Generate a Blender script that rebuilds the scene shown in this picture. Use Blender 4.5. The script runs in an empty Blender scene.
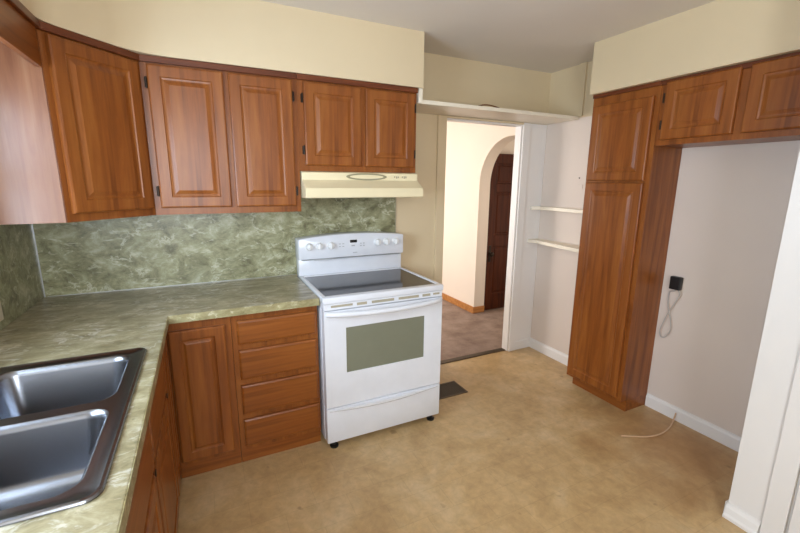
import bpy, bmesh, math, random
from mathutils import Vector, Matrix, Euler
random.seed(7)
D = bpy.data
COL = bpy.context.scene.collection
SC = bpy.context.scene
PI = math.pi

# ---------------------------------------------------------------- camera
F_PX = 404.5
yaw, pitch, roll = math.radians(26.02), math.radians(-11.803), math.radians(0.461)
fw = Vector((math.sin(yaw)*math.cos(pitch), math.cos(yaw)*math.cos(pitch), math.sin(pitch)))
r0 = Vector((math.cos(yaw), -math.sin(yaw), 0)); u0 = r0.cross(fw)
rt = r0*math.cos(roll) + u0*math.sin(roll); up = u0*math.cos(roll) - r0*math.sin(roll)
cam = D.cameras.new('camera'); co = D.objects.new('camera', cam); COL.objects.link(co)
M3 = Matrix((rt, up, -fw)).transposed()
co.matrix_world = Matrix.Translation((0.812, -2.7495, 1.5434)) @ M3.to_4x4()
cam.sensor_width = 36; cam.lens = F_PX/800*36; cam.clip_start = 0.05
SC.camera = co

# ---------------------------------------------------------------- world, lights, exposure
SC.view_settings.view_transform = 'Standard'; SC.view_settings.look = 'None'
SC.view_settings.gamma = 1; SC.view_settings.use_curve_mapping = False
SC.view_settings.exposure = -0.07
w = D.worlds.new('sky'); SC.world = w; w.use_nodes = True
w.node_tree.nodes['Background'].inputs[0].default_value = (0.75, 0.87, 1.0, 1)
w.node_tree.nodes['Background'].inputs[1].default_value = 1.0

def area(name, loc, rot, sx, sy, power, col):
    l = D.lights.new(name, 'AREA'); l.shape = 'RECTANGLE'; l.size = sx; l.size_y = sy
    l.energy = power; l.color = col
    o = D.objects.new(name, l); COL.objects.link(o); o.location = loc; o.rotation_euler = rot
    return o
# daylight outside the window over the sink, the window behind the camera, and the next room's window
area('daylight_sink_window', (-0.18, -1.58, 1.53), (0, -PI/2, 0), 0.84, 1.0, 68, (0.66, 0.82, 1.0))
area('daylight_rear_window', (0.62, -4.36, 1.62), (PI/2, 0, 0), 0.9, 1.1, 86, (0.84, 0.92, 1.0))
area('daylight_next_room', (1.02, 2.0, 1.45), (0, -PI/2, 0), 1.3, 1.7, 95, (1.0, 0.93, 0.87))
SC.cycles.use_denoising = True
SC.cycles.max_bounces = 10; SC.cycles.diffuse_bounces = 4
SC.cycles.sample_clamp_indirect = 6

area('fill_entry', (4.6, 0.03, 1.3), (PI/2, 0, 0), .7, 1.6, 7, (1.0, 0.92, 0.82))  # added fill lamp in the unseen entry, no window there; brightens arch and door
# ---------------------------------------------------------------- materials
def lin(c):
    return tuple(((v/255)/12.92 if v/255 <= .04045 else ((v/255+.055)/1.055)**2.4) for v in c) + (1,)
class NT:
    def __init__(s, name):
        s.m = D.materials.new(name); s.m.use_nodes = True; s.t = s.m.node_tree
        s.b = s.t.nodes['Principled BSDF']
    def n(s, typ, **kw):
        x = s.t.nodes.new(typ)
        for k, v in kw.items():
            if k in x.inputs: x.inputs[k].default_value = v
            else: setattr(x, k, v)
        return x
    def l(s, a, ao, b, bi): s.t.links.new(a.outputs[ao], b.inputs[bi])
    def coords(s, scale=(1,1,1), rot=(0,0,0)):
        tc = s.n('ShaderNodeTexCoord'); mp = s.n('ShaderNodeMapping')
        mp.inputs['Scale'].default_value = scale; mp.inputs['Rotation'].default_value = rot
        s.l(tc, 'Object', mp, 'Vector'); return mp
    def noise(s, mp, scale, detail=6, rough=.6, dist=0):
        x = s.n('ShaderNodeTexNoise'); x.inputs['Scale'].default_value = scale; x.inputs['Detail'].default_value = detail
        x.inputs['Roughness'].default_value = rough; x.inputs['Distortion'].default_value = dist
        s.l(mp, 0, x, 'Vector'); return x
    def ramp(s, src, out, stops):
        r = s.n('ShaderNodeValToRGB'); e = r.color_ramp.elements
        while len(e) < len(stops): e.new(.5)
        for el, (p, c) in zip(e, stops): el.position = p; el.color = c
        s.l(src, out, r, 'Fac'); return r
    def mix(s, a, ao, b, bo, fac, fo=None, mode='MIX'):
        x = s.n('ShaderNodeMix', data_type='RGBA', blend_type=mode)
        if isinstance(a, tuple): x.inputs[6].default_value = a
        else: s.t.links.new(a.outputs[ao], x.inputs[6])
        if isinstance(b, tuple): x.inputs[7].default_value = b
        else: s.t.links.new(b.outputs[bo], x.inputs[7])
        if isinstance(fac, (int, float)): x.inputs[0].default_value = fac
        else: s.t.links.new(fac.outputs[fo], x.inputs[0])
        return x
    def base(s, node, out): s.t.links.new(node.outputs[out], s.b.inputs['Base Color'])
    def bump(s, node, out, strength, dist=.002):
        b = s.n('ShaderNodeBump'); b.inputs['Strength'].default_value = strength; b.inputs['Distance'].default_value = dist
        s.t.links.new(node.outputs[out], b.inputs['Height']); s.t.links.new(b.outputs[0], s.b.inputs['Normal'])
    def set(s, **kw):
        for k, v in kw.items(): s.b.inputs[k.replace('_', ' ')].default_value = v
        return s
g = lambda v: (v, v, v, 1)

def plain(name, rgb, rough=.5, metal=0, **kw):
    t = NT(name); t.b.inputs['Base Color'].default_value = lin(rgb); t.set(Roughness=rough, Metallic=metal)
    mp = t.coords(); n = t.noise(mp, 7, 3); r = t.ramp(n, 0, [(.3, g(.94)), (.7, g(1))])
    x = t.mix(lin(rgb), 0, r, 0, 1.0, mode='MULTIPLY'); t.base(x, 2)
    for k, v in kw.items(): t.b.inputs[k].default_value = v
    return t.m
def wood(name, axis, dark, mid, light, rough=.34):
    t = NT(name)
    sc = [26, 26, 26]; sc['xyz'.index(axis)] = 1.6
    mp = t.coords(tuple(sc)); n = t.noise(mp, 1.0, 8, .62, .6)
    sc2 = [7, 7, 7]; sc2['xyz'.index(axis)] = .5
    n2 = t.noise(t.coords(tuple(sc2)), 1.0, 3, .5, .3)
    c1 = t.ramp(n, 0, [(.28, lin(dark)), (.5, lin(mid)), (.75, lin(light))])
    c2 = t.ramp(n2, 0, [(.25, g(.84)), (.7, g(1.05))])
    x = t.mix(c1, 0, c2, 0, .8, mode='MULTIPLY'); t.base(x, 2)
    t.set(Roughness=rough); t.b.inputs['Coat Weight'].default_value = .04; t.b.inputs['Specular IOR Level'].default_value = .36; t.b.inputs['Coat Roughness'].default_value = .25
    t.bump(n, 0, .12, .001)
    return t.m
WC = ((106, 54, 18), (137, 76, 28), (156, 95, 41))
W_V = wood('cabinet_wood_upright', 'z', *WC)
W_H = wood('cabinet_wood_level', 'x', *WC)
W_Y = wood('cabinet_wood_along', 'y', *WC)
W_TRIM = wood('cabinet_wood_moulding', 'x', (84, 40, 20), (104, 52, 26), (122, 64, 34))
W_DARK = wood('dark_door_wood', 'z', (46, 18, 6), (74, 32, 11), (94, 44, 18), .6)
W_DARK.node_tree.nodes['Principled BSDF'].inputs['Specular IOR Level'].default_value = .2
W_OAK = wood('oak_wood', 'x', (150, 96, 50), (186, 126, 70), (204, 146, 90), .4)
def paint(name, rgb, rough=.55, blotch=.06):
    t = NT(name); mp = t.coords(); n = t.noise(mp, 1.3, 4, .5); r = t.ramp(n, 0, [(.3, g(1-blotch)), (.7, g(1))])
    x = t.mix(lin(rgb), 0, r, 0, 1.0, mode='MULTIPLY'); t.base(x, 2); t.set(Roughness=rough)
    f = t.noise(t.coords(), 160, 2); t.bump(f, 0, .06, .0006); return t.m
CREAM = paint('cream_wall_paint', (220, 201, 166))
WHITE = paint('offwhite_wall_paint', (224, 210, 198))
TRIM = paint('white_trim_paint', (233, 229, 225), .38, .03)
SHELFP = paint('cream_white_gloss', (238, 228, 208), .4, .03)
HALLW = paint('hall_wall_paint', (240, 228, 214))
CEIL = paint('ceiling_paint', (230, 222, 212), .7)

def floor_mat():
    t = NT('tan_vinyl_floor'); mp = t.coords()
    n = t.noise(mp, 3.2, 7, .62, .5); n2 = t.noise(mp, 20, 8, .7, .4)
    c = t.ramp(n, 0, [(.25, lin((176, 143, 96))), (.5, lin((200, 168, 120))), (.75, lin((214, 188, 146)))])
    c2 = t.ramp(n2, 0, [(.34, g(.80)), (.66, g(1.09))])
    x = t.mix(c, 0, c2, 0, .8, mode='MULTIPLY')
    br = t.n('ShaderNodeTexBrick', offset=0.5, squash=1.0)
    br.inputs['Scale'].default_value = 1; br.inputs['Brick Width'].default_value = .30; br.inputs['Row Height'].default_value = .15
    br.inputs['Mortar Size'].default_value = .0022; br.inputs['Mortar Smooth'].default_value = .5
    br.inputs['Color1'].default_value = g(1); br.inputs['Color2'].default_value = g(.95); br.inputs['Mortar'].default_value = g(.78)
    t.l(mp, 0, br, 'Vector')
    y = t.mix(x, 2, br, 0, .6, mode='MULTIPLY')
    # worn brownish stain: dirt that collected where the refrigerator stood
    tc = t.n('ShaderNodeTexCoord'); m2 = t.n('ShaderNodeMapping'); m2.inputs['Location'].default_value = (-3.3, 1.55, 0)
    t.l(tc, 'Object', m2, 'Vector')
    sp = t.n('ShaderNodeVectorMath', operation='LENGTH'); t.l(m2, 0, sp, 0)
    ad = t.n('ShaderNodeMath', operation='MULTIPLY_ADD'); t.l(n, 0, ad, 0); ad.inputs[1].default_value = .7; t.l(sp, 'Value', ad, 2)
    st = t.ramp(ad, 0, [(.45, g(.55)), (1.0, g(0))])
    z = t.mix(y, 2, lin((150, 98, 48)), 0, st, 0)
    # dark specks
    v = t.noise(mp, 11, 2, .4); vs = t.ramp(v, 0, [(.72, g(0)), (.78, g(.5))])
    z2 = t.mix(z, 2, lin((110, 78, 42)), 0, vs, 0)
    t.base(z2, 2); t.set(Roughness=.42); t.bump(n2, 0, .08, .001); return t.m
FLOOR = floor_mat()
def carpet_mat():
    t = NT('taupe_carpet'); mp = t.coords(); n = t.noise(mp, 5, 5, .6); f = t.noise(t.coords(), 220, 3)
    c = t.ramp(n, 0, [(.3, lin((136, 114, 102))), (.7, lin((180, 158, 144)))])
    c2 = t.ramp(f, 0, [(.3, g(.6)), (.7, g(1.1))]); x = t.mix(c, 0, c2, 0, .8, mode='MULTIPLY')
    t.base(x, 2); t.set(Roughness=.95); t.bump(f, 0, .8, .006); return t.m
CARPET = carpet_mat()
def laminate(name, stops, vein, veinamt, rough, rot=.5, stretch=1.7):
    t = NT(name); mp = t.coords((1, stretch, stretch), (.3, .2, rot))
    n = t.noise(mp, 9, 10, .72, .5)
    c = t.ramp(n, 0, [(p, lin(k)) for p, k in stops])
    n3 = t.noise(mp, 2.3, 4, .5, .5); c3 = t.ramp(n3, 0, [(.3, g(.80)), (.7, g(1.08))])
    x = t.mix(c, 0, c3, 0, .8, mode='MULTIPLY')
    # pale flecks and broken veins
    n2 = t.noise(t.coords((1.2, 3.2, 3.2), (.5, .4, rot+.5)), 9, 9, .68, .7)
    vm = t.ramp(n2, 0, [(.57, g(0)), (.64, g(veinamt))])
    y = t.mix(x, 2, lin(vein), 0, vm, 0)
    n4 = t.noise(t.coords((1.3, 2.2, 2.2), (.1, .7, rot-.6)), 14, 8, .66, .5)
    vd = t.ramp(n4, 0, [(.60, g(0)), (.68, g(.6))])
    z = t.mix(y, 2, lin((92, 88, 58)), 0, vd, 0)
    # thin broken pale veins
    n5 = t.noise(t.coords((1, 1.5, 1.5), (.2, .5, rot+.9)), 5, 6, .6, .35)
    lv = t.ramp(n5, 0, [(.478, g(0)), (.497, g(.75)), (.503, g(.75)), (.522, g(0))])
    n6 = t.noise(t.coords(), 6, 2); gate = t.ramp(n6, 0, [(.46, g(0)), (.62, g(1))])
    lm = t.mix(lv, 0, gate, 0, 1.0, mode='MULTIPLY')
    z = t.mix(z, 2, lin(vein), 0, lm, 2)
    t.base(z, 2); t.set(Roughness=rough); return t.m
COUNTER = laminate('green_marbled_laminate', [(.34, (114, 104, 74)), (.46, (144, 134, 102)), (.54, (160, 150, 118)), (.66, (190, 181, 154))], (214, 210, 198), .5, .3)
SPLASH = laminate('green_marbled_splash', [(.36, (104, 100, 70)), (.47, (142, 140, 104)), (.54, (160, 158, 122)), (.66, (192, 190, 160))], (210, 209, 184), .6, .32, 1.0, 1.4)
EDGE = laminate('green_marbled_edge', [(.3, (120, 110, 74)), (.45, (146, 136, 96)), (.55, (162, 154, 114)), (.68, (190, 182, 146))], (214, 208, 180), .6, .4)

ENAMEL = plain('white_enamel', (228, 230, 236), .22)
ENAMEL2 = plain('white_plastic', (240, 240, 240), .35)
ALMOND = plain('almond_enamel', (236, 222, 184), .3)
OLIVE = plain('hood_badge_grey', (150, 142, 110), .4)
SLOT = plain('vent_slot_beige', (168, 160, 138), .6)
GREY = plain('pale_grey_print', (176, 178, 182), .5)
BLACK = plain('black_plastic', (22, 22, 23), .4)
DARKM = plain('dark_bronze_metal', (46, 36, 28), .4, .7)
VENTM = plain('brown_vent_metal', (84, 70, 54), .5, .3)
STEEL = plain('brushed_steel', (132, 134, 140), .27, 1.0)
ALU = plain('aluminium_strip', (206, 208, 210), .3, 1.0)
CORDW = plain('white_cord', (184, 178, 172), .5)
TUBE = plain('clear_plastic_tube', (212, 176, 142), .35)
GLASSTOP = plain('dark_ceramic_glass', (46, 44, 44), .08)
OVENG = plain('grey_oven_glass', (124, 126, 108), .1)
LCD = plain('dark_display', (16, 20, 20), .15)
BROWN = plain('brown_scrap', (116, 72, 40), .5)
PLATE = plain('ivory_cover_plate', (222, 212, 190), .4)
def glass():
    t = NT('window_glass'); nt = t.t; nt.nodes.remove(t.b)
    tr = t.n('ShaderNodeBsdfTransparent'); gl = t.n('ShaderNodeBsdfGlossy'); gl.inputs['Roughness'].default_value = .02
    mx = t.n('ShaderNodeMixShader'); mx.inputs[0].default_value = .06
    t.l(tr, 0, mx, 1); t.l(gl, 0, mx, 2); t.l(mx, 0, nt.nodes['Material Output'], 'Surface'); return t.m
GLASS = glass()

# ---------------------------------------------------------------- mesh helpers
def box(bm, x0, x1, y0, y1, z0, z1, bev=0, seg=2):
    t = bmesh.new()
    bmesh.ops.create_cube(t, size=1)
    for v in t.verts:
        v.co = Vector(((x0+x1)/2 + v.co.x*(x1-x0), (y0+y1)/2 + v.co.y*(y1-y0), (z0+z1)/2 + v.co.z*(z1-z0)))
    if bev: bmesh.ops.bevel(t, geom=t.edges[:], offset=bev, segments=seg, profile=.5, affect='EDGES')
    merge(bm, t)
def merge(bm, t):
    me = D.meshes.new('tmp'); t.to_mesh(me); t.free(); bm.from_mesh(me); D.meshes.remove(me)
def prism(bm, pts, a0, a1, axis='z', bev=0):
    """polygon pts extruded along axis. axis z: pts=(x,y); x: pts=(y,z); y: pts=(x,z)"""
    t = bmesh.new()
    f = {'z': lambda p, a: (p[0], p[1], a), 'x': lambda p, a: (a, p[0], p[1]), 'y': lambda p, a: (p[0], a, p[1])}[axis]
    A = [t.verts.new(f(p, a0)) for p in pts]; B = [t.verts.new(f(p, a1)) for p in pts]
    n = len(pts); t.faces.new(A); t.faces.new(B[::-1])
    for i in range(n): t.faces.new((A[i], B[i], B[(i+1) % n], A[(i+1) % n]))
    bmesh.ops.recalc_face_normals(t, faces=t.faces[:])
    if bev: bmesh.ops.bevel(t, geom=t.edges[:], offset=bev, segments=2, profile=.5, affect='EDGES')
    merge(bm, t)
def tube(bm, pts, r, n=10, rx=None):
    t = bmesh.new(); pts = [Vector(p) for p in pts]; rings = []
    for i, p in enumerate(pts):
        d = (pts[min(i+1, len(pts)-1)] - pts[max(i-1, 0)]).normalized()
        a = d.cross(Vector((0, 0, 1)))
        if a.length < 1e-3: a = d.cross(Vector((1, 0, 0)))
        a.normalize(); b = a.cross(d)
        rr = r[i] if isinstance(r, (list, tuple)) else r
        rings.append([t.verts.new(p + a*math.cos(2*PI*k/n)*(rx or rr) + b*math.sin(2*PI*k/n)*rr) for k in range(n)])
    for A, B in zip(rings, rings[1:]):
        for k in range(n): t.faces.new((A[k], A[(k+1) % n], B[(k+1) % n], B[k]))
    t.faces.new(rings[0][::-1]); t.faces.new(rings[-1])
    bmesh.ops.recalc_face_normals(t, faces=t.faces[:]); merge(bm, t)
def lathe(bm, prof, c, axis='z', n=24):
    """prof: (radius, height) list; axis of revolution from c"""
    t = bmesh.new(); rings = []
    for r, h in prof:
        ring = []
        for k in range(n):
            a = 2*PI*k/n; p = (r*math.cos(a), r*math.sin(a), h)
            q = {'z': p, 'y': (p[0], -p[2], p[1]), 'x': (p[2], p[0], p[1])}[axis]
            ring.append(t.verts.new(Vector(c) + Vector(q)))
        rings.append(ring)
    for A, B in zip(rings, rings[1:]):
        for k in range(n): t.faces.new((A[k], A[(k+1) % n], B[(k+1) % n], B[k]))
    t.faces.new(rings[0]); t.faces.new(rings[-1])
    bmesh.ops.recalc_face_normals(t, faces=t.faces[:]); merge(bm, t)
def loft(bm, loops, cap0=False, cap1=False):
    t = bmesh.new(); R = [[t.verts.new(p) for p in L] for L in loops]; n = len(R[0])
    for A, B in zip(R, R[1:]):
        for k in range(n): t.faces.new((A[k], A[(k+1) % n], B[(k+1) % n], B[k]))
    if cap0: t.faces.new(R[0])
    if cap1: t.faces.new(R[-1])
    bmesh.ops.recalc_face_normals(t, faces=t.faces[:]); merge(bm, t)
def curve_pts(pts, n=8):
    """Catmull-Rom through pts"""
    P = [Vector(p) for p in pts]; P = [2*P[0]-P[1]] + P + [2*P[-1]-P[-2]]; out = []
    for i in range(1, len(P)-2):
        for k in range(n):
            t = k/n; a, b, c, d = P[i-1:i+3]
            out.append(.5*((2*b) + (c-a)*t + (2*a-5*b+4*c-d)*t*t + (3*b-a-3*c+d)*t**3))
    return out + [P[-2]]
def obj(name, bm, mat, parent=None, smooth=False, loc=None, rotz=0):
    me = D.meshes.new(name); bm.to_mesh(me); bm.free()
    if isinstance(mat, (list, tuple)):
        for m in mat: me.materials.append(m)
    else: me.materials.append(mat)
    if smooth:
        me.polygons.foreach_set('use_smooth', [True]*len(me.polygons))
        me.set_sharp_from_angle(angle=math.radians(38))
    o = D.objects.new(name, me); COL.objects.link(o)
    if parent: o.parent = parent
    if loc: o.location = loc
    o.rotation_euler.z = rotz
    return o
def tag(o, label, cat, group=None):
    o['label'] = label; o['category'] = cat
    if group: o['group'] = group
    return o
def thing(name, label, cat, loc=(0, 0, 0), rotz=0, group=None):
    o = D.objects.new(name, None); COL.objects.link(o); o.empty_display_size = .1
    o.location = loc; o.rotation_euler = (0, 0, rotz); return tag(o, label, cat, group)
def struct(name, bm, mat, parent=None, **kw):
    o = obj(name, bm, mat, parent, **kw)
    if parent is None: o['kind'] = 'structure'
    return o
def bx(*a, **k):
    bm = bmesh.new(); box(bm, *a, **k); return bm
def boxes(L, bev=0):
    bm = bmesh.new()
    for b in L: box(bm, *b, bev=bev)
    return bm

# ---------------------------------------------------------------- room shell
YR = -4.25          # rear wall
XR = 3.555          # right wall face
XC = 2.95           # closet wall face
H = 2.45
struct('floor', boxes([(-.1, 3.7, YR-.1, .055, -.05, 0)]), FLOOR)
struct('floor_hall', bx(.9, 5.2, .055, 4.1, -.05, .004), CARPET)
struct('ceiling', bx(-.1, 5.2, YR-.1, 4.1, H, H+.08), CEIL)
DX0, DX1, DZ = 2.53, 3.285, 2.02
struct('wall_back', boxes([(-.1, DX0, 0, .07, 0, H), (DX1, XR+.28, 0, .07, 0, H), (DX0, DX1, 0, .07, DZ, H)]), CREAM)
WY0, WY1, WZ0, WZ1 = -2.10, -1.06, 1.12, 1.96
struct('wall_left', boxes([(-.12, 0, WY1, 0, 0, H), (-.12, 0, YR, WY0, 0, H), (-.12, 0, WY0, WY1, 0, WZ0), (-.12, 0, WY0, WY1, WZ1, H)]), CREAM)
RX0, RX1, RZ0, RZ1 = .12, 1.12, 1.05, 2.2
struct('wall_rear', boxes([(-.12, RX0, YR-.12, YR, 0, H), (RX1, XC+.1, YR-.12, YR, 0, H), (RX0, RX1, YR-.12, YR, 0, RZ0), (RX0, RX1, YR-.12, YR, RZ1, H)]), WHITE)
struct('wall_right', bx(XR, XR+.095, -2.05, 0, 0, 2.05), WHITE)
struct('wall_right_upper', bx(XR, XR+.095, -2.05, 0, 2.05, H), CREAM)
struct('wall_closet', boxes([(XC, XR, -2.05, -1.95, 0, H), (XC, XC+.1, -2.165, -2.05, 0, H), (XC, XC+.1, -2.96, -2.165, 2.03, H), (XC, XC+.1, YR, -2.96, 0, H)]), TRIM)
# windows (the one over the sink and the rear one light the room)
def window(name, plane, a0, a1, z0, z1, pos):
    def bb(u0, u1, d0, d1, zz0, zz1):
        return (pos+d0, pos+d1, u0, u1, zz0, zz1) if plane == 'x' else (u0, u1, pos+d0, pos+d1, zz0, zz1)
    m = (z0+z1)/2
    fr = boxes([bb(a0, a0+.05, -.09, -.03, z0, z1), bb(a1-.05, a1, -.09, -.03, z0, z1), bb(a0+.05, a1-.05, -.09, -.03, z0, z0+.05),
                bb(a0+.05, a1-.05, -.09, -.03, z1-.05, z1), bb(a0+.05, a1-.05, -.09, -.03, m-.025, m+.025)])
    o = struct(name, fr, TRIM)
    obj('glass', boxes([bb(a0+.05, a1-.05, -.065, -.061, z0+.05, m-.025), bb(a0+.05, a1-.05, -.065, -.061, m+.025, z1-.05)]), GLASS, o)
    obj('sill', boxes([bb(a0-.03, a1+.03, -.03, .02, z0-.03, z0)]), TRIM, o)
    return o
window('window_1', 'x', WY0, WY1, WZ0, WZ1, 0)
window('window_2', 'y', RX0, RX1, RZ0, RZ1, YR)

# soffits
def fillet(a, p, b, r, n=10):
    a, p, b = Vector(a), Vector(p), Vector(b); u = (a-p).normalized(); v = (b-p).normalized()
    h = math.acos(u.dot(v))/2; d = r/math.tan(h); c = p + (u+v).normalized()*(r/math.sin(h)); s0 = p+u*d-c; s1 = p+v*d-c
    t = math.atan2(s0.x*s1.y-s0.y*s1.x, s0.dot(s1)); return [tuple(c + Matrix.Rotation(t*k/n, 2) @ s0) for k in range(n+1)]
SOF = fillet((2.1, -.352), (.607, -.352), (.318, -.655), .32) + fillet((.607, -.352), (.318, -.655), (.318, -3.2), .2)
bm = bmesh.new()
prism(bm, [(0, 0), (2.137, 0), (2.137, -.352)] + SOF + [(0, -3.2)], 2.126, H)
struct('trim_soffit_left', bm, CREAM, smooth=True)
struct('trim_soffit_right', bx(3.228, XR, -1.95, -.692, 2.128, H), CREAM)
struct('trim_pilaster', bx(3.54, XR, -.372, -.312, 2.062, H), CREAM)

# hall beyond the doorway
bm = bmesh.new()
# arch wall x 3.65..3.83, opening y .08..1.04, springing 1.54
ya, yb, zs = .08, 1.04, 1.525; yc, ra = (ya+yb)/2, (yb-ya)/2
pts = [(4.0, 0), (4.0, H), (.12, H)]
box(bm, 3.65, 3.80, yb, 4.0, 0, H); 
NS = 24
arc = [(yc+ra*math.cos(PI*k/NS), zs+ra*math.sin(PI*k/NS)) for k in range(NS+1)]
for (p, q) in zip(arc, arc[1:]):
    prism(bm, [p, (p[0], H), (q[0], H), q], 3.65, 3.80, 'x')
struct('wall_hall_arch', bm, HALLW)
struct('wall_hall_far', bx(.9, 5.2, 4.0, 4.1, 0, H), HALLW)
HY0, HY1, HZ0, HZ1 = 1.1, 2.9, .75, 2.1
struct('wall_hall_left', boxes([(1.12, 1.22, .07, HY0, 0, H), (1.12, 1.22, HY1, 4.0, 0, H), (1.12, 1.22, HY0, HY1, 0, HZ0), (1.12, 1.22, HY0, HY1, HZ1, H)]), HALLW)
window('window_3', 'x', HY0, HY1, HZ0, HZ1, 1.22)
struct('wall_hall_entry', boxes([(3.80, 5.1, 1.12, 1.22, 0, H), (5.1, 5.2, 0.0, 1.22, 0, H), (3.805, 5.1, -.1, .0, 0, H)]), HALLW)
bm = bmesh.new(); box(bm, 3.632, 3.65, yb, 4.0, .004, .085, bev=.004); box(bm, 3.632, 3.80, yb-.014, yb, .004, .085, bev=.004)
struct('baseboard_hall', bm, W_OAK)

# raised-panel slab: front faces -Y, occupies x 0..w, z 0..h, y -t..0
def panel_face(bm, w, h, t, rings, x=0, z=0):
    loops = [[(x, 0, z), (x+w, 0, z), (x+w, 0, z+h), (x, 0, z+h)]]
    for ins, dep in rings:
        y = -t + dep
        loops.append([(x+ins, y, z+ins), (x+w-ins, y, z+ins), (x+w-ins, y, z+h-ins), (x+ins, y, z+h-ins)])
    loft(bm, loops, cap0=True, cap1=True)
DOOR = [(0, .008), (.002, .003), (.008, 0), (.054, 0), (.058, .0045), (.066, .006), (.071, .0055), (.085, .0012), (.089, 0)]
DOORB = [(0, .007), (.002, .003), (.007, 0), (.048, 0), (.052, .0045), (.059, .006), (.064, .0055), (.071, .0012), (.074, 0)]
DRAW = [(0, .008), (.002, .004), (.009, .0006), (.012, 0)]

# hall door, six panels
d = thing('door_1', 'x', 'door'); d['kind'] = 'structure'
del d['label']; del d['category']
d.location = (3.808, 1.115, .01)
bm = bmesh.new(); box(bm, 0, .80, -.035, 0, 0, 1.86)
def recess(bm, x0, x1, z0, z1, y):
    loops = []
    for ins, dep in [(0, 0), (.006, .010), (.02, .010), (.035, .003), (.036, .003)]:
        loops.append([(x0+ins, y-.012+dep, z0+ins), (x1-ins, y-.012+dep, z0+ins), (x1-ins, y-.012+dep, z1-ins), (x0+ins, y-.012+dep, z1-ins)])
    loft(bm, loops, cap1=True)
slab = obj('door_slab', bm, W_DARK, d)
bm = bmesh.new()
XS = [(0, .11), (.345, .455), (.69, .80)]; ZS = [(0, .2), (.78, .92), (1.42, 1.52), (1.75, 1.86)]
for a, b in XS: box(bm, a, b, -.049, -.035, 0, 1.86, bev=.003)
for a, b in ZS:
    for q, r in [(.11, .345), (.455, .69)]: box(bm, q, r, -.049, -.035, a, b, bev=.003)
for q, r in [(.11, .345), (.455, .69)]:
    for a, b in [(.2, .78), (.92, 1.42), (1.52, 1.75)]: recess(bm, q, r, a, b, -.036)
obj('door_panels', bm, W_DARK, d)
bm = bmesh.new(); lathe(bm, [(.0, 0), (.026, .001), (.026, .006), (.010, .010), (.010, .03), (.026, .036), (.030, .05), (.022, .062), (.0, .066)], (.055, -.049, .70), 'y'); box(bm, .035, .075, -.053, -.049, .60, .80, bev=.003)
obj('door_knob', bm, DARKM, d, smooth=True)

# kitchen doorway casing, baseboards, threshold
struct('trim_doorway', boxes([(DX1, DX1+.075, -.018, 0, 0, 2.034), (DX1+.075, XR-.001, -.005, 0, 0, 2.034), 
                              (DX1-.012, DX1, 0, .072, .0, DZ), (DX0+.012, DX1-.012, 0, .072, DZ-.012, DZ)], bev=.002), TRIM)
struct('trim_doorway_left', boxes([(DX0-.075, DX0, -.018, 0, 0, 2.034), (DX0, DX1, -.018, 0, DZ, 2.034), (DX0, DX0+.012, 0, .072, .0, DZ)], bev=.002), CREAM)
struct('trim_threshold', bx(DX0+.012, DX1-.012, .015, .07, 0, .008, bev=.003), VENTM)
struct('baseboard_back', boxes([(DX1+.075, XR-.012, -.014, 0, 0, .085), (2.125, DX0-.075, -.014, 0, 0, .085)], bev=.003), TRIM)
def baseb(y0, y1, x):
    bm = bmesh.new(); prism(bm, [(x, 0), (x-.016, 0), (x-.016, .07), (x-.010, .085), (x, .09)], y0, y1, 'y'); return bm
struct('baseboard_right', baseb(-.692, 0, XR), TRIM)
struct('baseboard_niche', baseb(-1.95, -1.16, XR), TRIM)
# closet wall end: casing, door, moulded foot
struct('trim_closet', boxes([(XC-.014, XC, -2.158, -2.082, 0, 2.10), (XC-.014, XC, -2.96-.076, -2.965, 0, 2.10), (XC-.014, XC, -2.965, -2.158, 2.035, 2.10)], bev=.003), TRIM)
bm = bmesh.new()
prof = [(0, 0), (-.034, 0), (-.034, .014), (-.026, .024), (-.020, .05), (-.010, .062), (0, .066)]
prism(bm, [(XC+p, q) for p, q in prof], -2.08, -1.95, 'y')
box(bm, XC+.001, XC+.5, -1.95, -1.938, 0, .06)
struct('baseboard_closet', bm, TRIM)
d2 = D.objects.new('door_2', None); COL.objects.link(d2); d2['kind'] = 'structure'; d2.location = (XC+.012, -2.172, .012); d2.rotation_euler.z = -PI/2
bm = bmesh.new(); panel_face(bm, .78, 2.0, .035, [(0, .001), (.002, 0), (.11, 0), (.114, .006), (.125, .008), (.15, .003)])
obj('door_slab', bm, TRIM, d2)
bm = bmesh.new(); lathe(bm, [(0, 0), (.028, .001), (.028, .006), (.01, .01), (.01, .03), (.027, .036), (.03, .05), (.02, .06), (0, .063)], (.72, -.035, .95), 'y')
obj('door_knob', bm, ALU, d2, smooth=True)

# ---------------------------------------------------------------- cabinets
def door(parent, name, x, z, w, h, y, t=.02, hinges=None, mat=None, rings=DOOR):
    bm = bmesh.new(); panel_face(bm, w, h, t, rings)
    o = obj(name, bm, mat or (W_V if name == 'door' else W_H), parent, loc=(x, y, z))
    if hinges:
        for zz in (.085, h-.085) if h > .3 else (.06, h-.06):
            hb = bmesh.new(); xx = -.006 if hinges == 'l' else w+.006
            lathe(hb, [(0, -.026), (.004, -.026), (.005, -.022), (.005, .022), (.004, .026), (0, .026)], (xx, -.012, zz), 'z', 10)
            box(hb, xx-.008 if hinges == 'l' else xx-.001, xx+.001 if hinges == 'l' else xx+.008, -.004, -.0002, zz-.022, zz+.022)
            hg = obj('hinge', hb, DARKM, o); hg['label'] = 'dark metal hinge'
    return o

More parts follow.
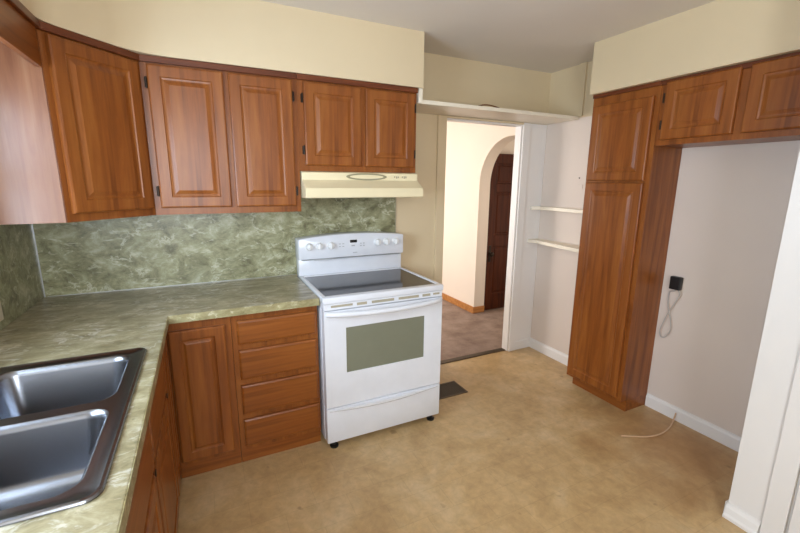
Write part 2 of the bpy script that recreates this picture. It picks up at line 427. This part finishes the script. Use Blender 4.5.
# wall cabinet with two tall doors: x .6..1.34
c = thing('wall_cabinet', 'wooden wall cabinet with two tall doors between the angled corner cabinet and the hood cabinet', 'cabinet', (.601, -.004, 1.368))
obj('body', bx(0, .741, -.326, 0, 0, .757), W_V, c)
obj('top_moulding', bx(.0, .741, -.342, -.326, .727, .757, bev=.003), W_TRIM, c)
door(c, 'door', .027, .035, .338, .685, -.326, hinges='l')
door(c, 'door', .388, .035, .325, .685, -.326, hinges='r')
# hood cabinet
c = thing('wall_cabinet', 'short wooden wall cabinet with two small doors directly above the range hood', 'cabinet', (1.343, -.004, 1.602))
obj('body', bx(0, .757, -.326, 0, 0, .523), W_V, c)
obj('top_moulding', bx(0, .760, -.342, -.326, .493, .523, bev=.003), W_TRIM, c)
door(c, 'door', .033, .032, .345, .452, -.326, hinges='l')
door(c, 'door', .404, .032, .335, .452, -.326, hinges='r')
# angled corner cabinet
A = Vector((.31, -.645)); B = Vector((.600, -.330)); ang = math.atan2(B.y-A.y, B.x-A.x); L = (B-A).length
c = thing('wall_cabinet', 'wooden corner wall cabinet set at an angle with one tall door, under the soffit', 'cabinet', (A.x, A.y, 1.368), ang)
def tl(p):   # world xy -> local
    v = Vector((p[0]-A.x, p[1]-A.y)); return (v.x*math.cos(ang)+v.y*math.sin(ang), -v.x*math.sin(ang)+v.y*math.cos(ang))
bm = bmesh.new(); prism(bm, [tl(p) for p in [(.004, -.004), (.600, -.004), (.600, -.330), (.31, -.645), (.004, -.645)]], 0, .757)
obj('body', bm, W_V, c)
obj('top_moulding', bx(-.004, L+.004, -.016, 0, .727, .757, bev=.003), W_TRIM, c)
door(c, 'door', .022, .035, L-.042, .685, -.0005)
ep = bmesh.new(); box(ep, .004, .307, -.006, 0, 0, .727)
PANEL = wood('wood_painted_sheen', 'z', (122, 76, 52), (140, 94, 66), (156, 112, 84), .28)  # cabinet wood made paler: the window's sheen is put into the colour
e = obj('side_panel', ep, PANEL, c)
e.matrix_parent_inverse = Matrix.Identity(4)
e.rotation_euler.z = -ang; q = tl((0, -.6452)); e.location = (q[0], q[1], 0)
e['label'] = 'shiny side panel with window sheen painted in'
# window valance with a curved lower edge, running from the corner cabinet over the sink
c = thing('window_valance', 'wooden valance board with a curved lower edge above the sink, under the soffit', 'valance', (.31, -.66, 1.96))
pts = [(0, .165), (0, .0)]
for k in range(25):
    u = k/24; y = -.42-.62*u; pts.append((y, .004+.05*math.sin(PI*u)**.8))
pts += [(-1.46, 0), (-1.46, .165)]
bm = bmesh.new(); prism(bm, pts, -.02, 0, 'x')
obj('board', bm, W_Y, c)
obj('top_moulding', bx(0, .014, -1.46, 0, .135, .165, bev=.003), W_TRIM, c)

# base cabinets
c = thing('base_cabinet', 'wooden base cabinet with one door in the inside corner of the counter', 'cabinet', (.60, -.004, 0))
obj('body', bx(0, .298, -.588, 0, .085, .874), W_V, c)
obj('toe_kick', bx(0, .298, -.572, 0, 0, .085), W_H, c)
door(c, 'door', .014, .11, .254, .715, -.588, rings=DOORB)
c = thing('drawer_cabinet', 'wooden base cabinet with four stacked drawers beside the white range', 'cabinet', (.90, -.004, 0))
obj('body', bx(0, .448, -.588, 0, .085, .874), W_V, c)
obj('toe_kick', bx(0, .448, -.572, 0, 0, .085), W_H, c)
for z0, z1 in [(.705, .835), (.506, .672), (.304, .472), (.112, .272)]:
    door(c, 'drawer', .024, z0, .412, z1-z0, -.588, rings=DRAW)
# sink run faces +x : local x -> +y
c = thing('sink_cabinet', 'wooden base cabinet with doors below the stainless sink, along the left counter leg', 'cabinet', (.004, -2.25, 0), PI/2)
LW = 2.25-.598
obj('body', bx(0, LW, -.588, -.004, .085, .70), W_V, c)
obj('top_rail', bx(0, LW, -.588, -.560, .70, .874), W_V, c)
obj('toe_kick', bx(0, LW, -.572, -.004, 0, .085), W_H, c)
def ly(y): return y+2.25
for a, b in [(-1.385, -.885), (-1.92, -1.405)]:
    door(c, 'drawer_front', ly(a), .655, b-a, .175, -.588, rings=DRAW)
    door(c, 'door', ly(a), .11, b-a, .52, -.588)
    for yy in (ly(b)-.012,):
        obj('hinge', bx(yy-.006, yy+.006, -.612, -.608, .632, .652, bev=.001), DARKM, c)['label'] = 'dark metal hinge'
door(c, 'door', ly(-.862), .11, .215, .72, -.588)

# countertop (L with a cut-out for the sink)
SX0, SX1, SY0, SY1 = .045, .584, -1.865, -1.028
bm = boxes([(0.002, 1.352, -.636, -.002, .876, .916), (.002, .624, SY1-.02, -.636, .876, .916), (.002, .624, -2.3, SY0+.02, .876, .916),
            (.002, SX0+.02, SY0+.02, SY1-.02, .876, .916), (SX1-.02, .624, SY0+.02, SY1-.02, .876, .916)])
ct = obj('countertop', bm, COUNTER); tag(ct, 'green marbled laminate L-shaped countertop on the base cabinets', 'countertop')
obj('front_edge', boxes([(.624, 1.352, -.6395, -.636, .876, .915), (.624, .6275, -2.3, -.636, .876, .915)]), EDGE, ct)

# backsplashes
b = tag(obj('backsplash', bx(.002, 2.108, -.0075, -.001, .917, 1.60), SPLASH), 'green marbled backsplash panel on the wall behind the white range', 'backsplash')
obj('bottom_strip', bx(.02, 1.356, -.0095, -.0076, .917, .9190), ALU, b)['label'] = 'thin metal strip'
obj('edge_strip', bx(2.108, 2.114, -.009, -.001, .917, 1.60), SLOT, b)
b = tag(obj('backsplash', bx(.001, .0075, -2.3, -.009, .917, 1.085), SPLASH), 'green marbled backsplash panel on the left wall behind the sink', 'backsplash')
bm = bx(.001, .0075, -.90, -.009, 1.085, 1.367); o = obj('upper_panel', bm, SPLASH, b)
obj('corner_strip', bx(.0076, .0118, -.0128, -.0085, .917, 1.366), ALU, b)['label'] = 'bright metal corner strip'
pl = tag(obj('outlet_plate', bx(.0076, .013, -.615, -.527, .955, 1.045, bev=.002), PLATE), 'ivory outlet plate on the left backsplash by the corner', 'outlet')

# ---------------------------------------------------------------- sink
def rr(x0, x1, y0, y1, r, z, n=8):
    L = []
    for cx, cy, a in [(x1-r, y1-r, 0), (x0+r, y1-r, 90), (x0+r, y0+r, 180), (x1-r, y0+r, 270)]:
        for k in range(n+1):
            t = math.radians(a+90*k/n); L.append((cx+r*math.cos(t), cy+r*math.sin(t), z))
    return L
sk = thing('kitchen_sink', 'stainless steel double-bowl sink set in the green countertop', 'sink', (0, 0, 0))
ZT = .9215
basins = [(.165, .540, -1.425, -1.078), (.165, .540, -1.822, -1.468)]
bm = bmesh.new()
loft(bm, [rr(SX0, SX1, SY0, SY1, .035, .9165), rr(SX0, SX1, SY0, SY1, .035, .9195), rr(SX0+.003, SX1-.003, SY0+.003, SY1-.003, .033, .9235),
          rr(SX0+.009, SX1-.009, SY0+.009, SY1-.009, .028, .9245), rr(SX0+.014, SX1-.014, SY0+.014, SY1-.014, .026, ZT)])
t = bmesh.new(); edges = []
for lp in [rr(SX0+.014, SX1-.014, SY0+.014, SY1-.014, .026, ZT)] + [rr(*bb, .05, ZT) for bb in basins]:
    vs = [t.verts.new(p) for p in lp]; edges += [t.edges.new((vs[i], vs[(i+1) % len(vs)])) for i in range(len(vs))]
bmesh.ops.triangle_fill(t, use_beauty=True, use_dissolve=False, edges=edges)
for f in t.faces:
    if f.normal.z < 0: f.normal_flip()
merge(bm, t); bmesh.ops.remove_doubles(bm, verts=bm.verts[:], dist=.0002)
obj('rim', bm, STEEL, sk, smooth=True)
for bb in basins:
    x0, x1, y0, y1 = bb; bm = bmesh.new(); loops = []
    for ins, z, r in [(0, ZT, .05), (.004, ZT-.002, .05), (.009, ZT-.009, .05), (.012, ZT-.02, .05), (.026, .775, .05), (.034, .757, .048), (.05, .746, .04), (.07, .742, .03)]:
        loops.append(rr(x0+ins, x1-ins, y0+ins, y1-ins, r, z))
    loft(bm, loops, cap1=True)
    for f in bm.faces: pass
    bs = obj('basin', bm, STEEL, sk, smooth=True)
    dm = bmesh.new(); lathe(dm, [(0, .001), (.02, .001), (.024, .003), (.040, .004), (.044, .0015), (.045, 0)], ((x0+x1)/2-.03, (y0+y1)/2, .7425), 'z', 28)
    obj('drain', dm, DARKM, bs, smooth=True)

# ---------------------------------------------------------------- range
rx, rw = 1.357, .760
R = thing('range', 'white freestanding electric range with glass top and oven door', 'stove', (rx, 0, 0))
obj('body', boxes([(0.002, rw-.002, -.632, -.02, .04, .895)], bev=.004), ENAMEL, R)
bm = bmesh.new()
loops = lambda: None
# cooktop frame: a raised white border round the glass
for b_ in [(0, rw, -.695, -.645, .890, .926), (0, .028, -.645, -.10, .893, .926), (rw-.028, rw, -.645, -.10, .893, .926), (0.028, rw-.028, -.135, -.10, .893, .926)]:
    box(bm, *b_, bev=.006, seg=3)
obj('cooktop_frame', bm, ENAMEL, R, smooth=True)
obj('glass_top', bx(.027, rw-.027, -.646, -.134, .90, .921), GLASSTOP, R)
# backguard
arch = lambda z0, ze, h: [(0, z0), (rw, z0)] + [(rw*(1-k/16), ze+h*math.sin(PI*k/16)**.8) for k in range(17)]
bm = bmesh.new(); prism(bm, [(x, z) for x, z in [(0.004, .90), (rw-.004, .90), (rw-.004, 1.04), (.004, 1.04)]], -.098, -.022, 'y', bev=.003)
bg = obj('backguard', bm, ENAMEL, R, smooth=True)
bm = bmesh.new(); prism(bm, arch(1.035, 1.172, .024), -.128, -.022, 'y', bev=.007)
obj('control_panel', bm, ENAMEL, bg, smooth=True)
obj('trim_line', boxes([(.02, .10, -.1285, -.098, 1.029, 1.033), (.10, .22, -.1292, -.098, 1.0275, 1.0345), (.22, rw-.02, -.1285, -.098, 1.029, 1.033)]), GREY, bg)
for kx, kz in [(.068, 1.122), (.135, 1.122), (.214, 1.122), (.552, 1.126), (.622, 1.126), (.694, 1.126)]:
    bm = bmesh.new(); lathe(bm, [(0, 0), (.026, 0), (.027, .004), (.023, .006), (.021, .022), (.018, .026), (0, .027)], (kx, -.128, kz), 'y', 28)
    box(bm, kx-.0045, kx+.0045, -.162, -.150, kz-.019, kz+.019, bev=.002)
    k = obj('knob', bm, ENAMEL2, R, smooth=True)
obj('clock_display', bx(.352, .402, -.1297, -.128, 1.133, 1.152), LCD, R)
for i in range(4):
    for j in range(2):
        obj('button', bx(.424+.022*(i % 2)+.0, .436+.022*(i % 2), -.1298, -.128, 1.106+.016*j+.032*(i//2)*.0, 1.112+.016*j) if i < 2 else bx(.272+.024*(i-2), .286+.024*(i-2), -.1298, -.128, 1.108+.018*j, 1.113+.018*j), GREY, R)
obj('button', bx(.362, .386, -.1298, -.128, 1.108, 1.116), GREY, R)
def text(s, size, loc, rot, mat, parent, name, extr=.0004):
    cu = D.curves.new(name, 'FONT'); cu.body = s; cu.size = size; cu.align_x = 'CENTER'; cu.align_y = 'CENTER'; cu.extrude = extr
    o = D.objects.new('tmp_text', cu); COL.objects.link(o)
    dg = bpy.context.evaluated_depsgraph_get(); me = D.meshes.new_from_object(o.evaluated_get(dg)); D.objects.remove(o)
    me.materials.clear(); me.materials.append(mat)
    m = D.objects.new(name, me); COL.objects.link(m); m.parent = parent; m.location = loc; m.rotation_euler = rot; return m
bm = bmesh.new()
for i in range(5): box(bm, .372+.0065*i, .377+.0065*i, -.1286, -.1281, 1.060, 1.066+.001*(i % 2))
obj('maker_mark', bm, GREY, R)
# oven door
od = obj('oven_door', boxes([(.004, .128, -.688, -.636, .268, .848), (rw-.128, rw-.004, -.688, -.636, .268, .848), (.128, rw-.128, -.688, -.636, .268, .470), (.128, rw-.128, -.688, -.636, .742, .848)]), ENAMEL, R)
obj('window', bx(.128, rw-.128, -.684, -.640, .470, .742), OVENG, od)['label'] = 'grey-green glass window'
bm = bmesh.new(); n = 28
pts = [(.02+(rw-.04)*k/n, -.690-.042*math.sin(PI*k/n)**.55, 0.832-.008*math.sin(PI*k/n)) for k in range(n+1)]
tube(bm, pts, .015, 12)
obj('handle', bm, ENAMEL, od, smooth=True)
obj('vent_panel', bx(.004, rw-.004, -.686, -.636, .852, .888, bev=.003), ENAMEL, R)
for a, b in [(.045, .17), (.195, .255), (.285, .425), (.455, .59), (.615, .67), (.69, .735)]:
    lo = .866 if .15 < a < .65 else .869
    obj('vent_slot', bx(a, b, -.6875, -.6858, lo-.002, .879), SLOT, R)
# storage drawer
dr = obj('storage_drawer', bx(.004, rw-.004, -.690, -.636, .045, .262, bev=.004), ENAMEL, R, smooth=True)
bm = bmesh.new(); n = 24; top = []; bot = []
for k in range(n+1):
    u = k/n; x = .02+(rw-.04)*u; s = math.sin(PI*u)
    y1 = -.690-.006-.016*s
    tz = .256; bz = .246-.026*s
    top.append([(x, -.688, tz), (x, y1, tz-.002), (x, y1, (tz+bz)/2), (x, -.690-.002, bz), (x, -.688, bz)])
loft(bm, top, True, True); obj('handle', bm, ENAMEL, dr, smooth=True)
for fx in (.05, rw-.05):
    for fy in (-.658, -.06):
        bm = bmesh.new(); lathe(bm, [(0, 0), (.024, 0), (.026, .010), (.012, .014), (.010, .042), (0, .042)], (fx, fy, 0), 'z', 16)
        obj('foot', bm, BLACK, R, smooth=True)

# ---------------------------------------------------------------- hood
h = thing('range_hood', 'almond coloured range hood mounted under the short wall cabinet above the range', 'range hood', (1.348, 0, 1.452))
HW = .755
bm = bmesh.new(); prism(bm, [(-.008, 0), (-.008, .148), (-.338, .148), (-.352, .142), (-.356, .100), (-.436, .052), (-.436, .0), (-.428, -.004)], 0, HW, 'x', bev=.002)
obj('shell', bm, ALMOND, h)
t = bmesh.new()
ell = [(.40+0.134*math.cos(2*PI*k/40), .121+.0215*math.sin(2*PI*k/40)) for k in range(40)]
eli = [(.40+0.112*math.cos(2*PI*k/40), .121+.0125*math.sin(2*PI*k/40)) for k in range(40)]
yy = lambda z: -.3525-(.142-z)/.042*.004-.0012
loft(t, [[(x, yy(z), z) for x, z in ell], [(x, yy(z)-.002, z) for x, z in ell], [(x, yy(z)-.002, z) for x, z in eli], [(x, yy(z), z) for x, z in eli]])
obj('oval_badge', t, OLIVE, h)['label'] = 'grey oval outline badge'
for i, xx in enumerate((.60, .655)):
    bm = bmesh.new()
    for a in (-.014, .0, .012): box(bm, xx+a, xx+a+.006, yy(.122)-.003, yy(.122)+.002, .112+.3*abs(a), .126, bev=.001)
    obj('switch', bm, SLOT, h)
obj('filter', bx(.12, HW-.12, -.36, -.06, -.004, .002), STEEL, h)

# ---------------------------------------------------------------- right-hand cabinets (face -x): local x -> -y
XF = 3.27
c = thing('pantry_cabinet', 'tall narrow wooden pantry cabinet with two doors beside the empty refrigerator niche', 'cabinet', (XR-.002, -.696, 0), -PI/2)
dp = XR-.002-XF; PW = 1.155-.696
obj('body', bx(0, PW, -dp, 0, .085, 2.126), W_V, c)
obj('toe_kick', bx(0.012, PW, -dp+.06, 0, 0, .085), W_H, c)
obj('top_moulding', bx(0, PW, -dp-.012, -dp, 2.104, 2.128, bev=.003), W_TRIM, c)
door(c, 'door', .012, 1.562, PW-.04, .49, -dp, hinges=None)
door(c, 'door', .012, .108, PW-.04, 1.442, -dp, hinges=None)
c = thing('wall_cabinet', 'wooden wall cabinet with small doors above the empty refrigerator niche', 'cabinet', (XR-.002, -1.157, 1.765), -PI/2)
FWD = 1.948-1.157
obj('body', bx(0, FWD, -dp, 0, 0, .361), W_V, c)
obj('top_moulding', bx(0, FWD, -dp-.012, -dp, .335, .361, bev=.003), W_TRIM, c)
door(c, 'door', .033, .03, .365, .318, -dp, hinges='l')
door(c, 'door', .437, .03, .345, .318, -dp)

# ---------------------------------------------------------------- shelves
sh = thing('plate_shelf', 'long white shelf board above the doorway, between the cabinet end and the right wall', 'shelf', (2.137, 0, 2.036))
obj('board', bx(0, XR-2.137-.001, -.335, -.001, 0, .025, bev=.002), SHELFP, sh)
obj('end_bracket', bx(-.026, 0, -.345, -.001, 0, .089, bev=.002), SHELFP, sh)
bm = bmesh.new(); tube(bm, curve_pts([(2.60, -.306, 2.064), (2.66, -.30, 2.078), (2.72, -.302, 2.077), (2.785, -.308, 2.064)]), .0045, 8)
tag(obj('curved_strip', bm, BROWN, smooth=True), 'thin brown curved strip lying on the shelf above the doorway', 'strip')
def corner_shelf(label, z, pts):
    bm = bmesh.new(); prism(bm, pts, z, z+.028, 'z', bev=.0015)
    return tag(obj('corner_shelf', bm, SHELFP), label, 'shelf')
corner_shelf('upper white corner shelf between the doorway trim and the pantry', 1.314, [(XR-.001, -.001), (3.435, -.001), (3.425, -.03), (3.475, -.07), (3.49, -.20), (3.47, -.45), (3.45, -.69), (XR-.001, -.69)])
corner_shelf('lower white corner shelf below another, beside the pantry', 1.022, [(XR-.001, -.001), (3.43, -.001), (3.415, -.03), (3.445, -.09), (3.425, -.25), (3.40, -.45), (3.38, -.69), (XR-.001, -.69)])
bm = bmesh.new(); lathe(bm, [(0, 0), (.006, 0), (.004, .006), (0, .007)], (XR, -.395, 1.586), 'x', 10)
for v in bm.verts: v.co.x = 2*XR - v.co.x
tag(obj('nail_head', bm, DARKM), 'small dark nail head in the wall above the corner shelves', 'nail')
tag(obj('blank_plate', bx(XR-.004, XR-.0005, -.435, -.385, 1.50, 1.535, bev=.001), WHITE), 'small pale blank plate on the wall above the corner shelves', 'cover plate')

# ---------------------------------------------------------------- niche bits, floor vent
op = thing('wall_outlet', 'white wall outlet behind a black plug in the refrigerator niche', 'outlet', (XR, -1.245, .90))
obj('cover_plate', bx(-.006, 0, -.04, .04, -.07, .058, bev=.002), WHITE, op)
pa = thing('power_adapter', 'black plug-in adapter with a dangling looped white cord on the niche wall', 'power adapter', (XR-.0065, -1.245, .92))
obj('adapter_body', bx(-.035, 0, -.038, .028, -.045, .04, bev=.005), BLACK, pa)
px = -.012
cord = [(-.03, -.034, -.045), (-.022, -.038, -.075), (px, -.01, -.14), (px, .015, -.20), (px, .04, -.28), (px, .055, -.345), (px, .045, -.385), (px, .018, -.38), (px, -.008, -.33), (px, -.004, -.26), (px, .02, -.19), (px+.004, .034, -.12), (px+.003, .03, -.07), (-.022, .0, -.056), (-.026, -.012, -.047)]
bm = bmesh.new(); tube(bm, curve_pts(cord), .0032, 8)
obj('cord', bm, CORDW, pa, smooth=True)['label'] = 'thin white cord'
bm = bmesh.new(); tube(bm, curve_pts([(3.536, -1.368, .055), (3.525, -1.37, .03), (3.48, -1.385, .006), (3.40, -1.41, .0045), (3.30, -1.425, .0045), (3.20, -1.41, .0045), (3.10, -1.36, .0045), (3.05, -1.33, .0045)]), .0042, 8)
tag(obj('water_tube', bm, TUBE, smooth=True), 'pale plastic water tube curling from the niche baseboard onto the floor', 'tube')
v = thing('floor_vent', 'brown metal floor vent in the vinyl by the doorway, behind the range', 'vent', (2.20, -.475, 0))
obj('frame', boxes([(0, .30, 0, .014, 0, .005), (0, .30, .176, .19, 0, .005), (0, .014, .014, .176, 0, .005), (.286, .30, .014, .176, 0, .005)]), VENTM, v)
bm = bmesh.new()
for k in range(17): box(bm, .016+.016*k, .022+.016*k, .014, .176, .0005, .004)
obj('grille', bm, VENTM, v)
obj('duct', bx(.014, .286, .014, .176, 0.0002, .0006), BLACK, v)
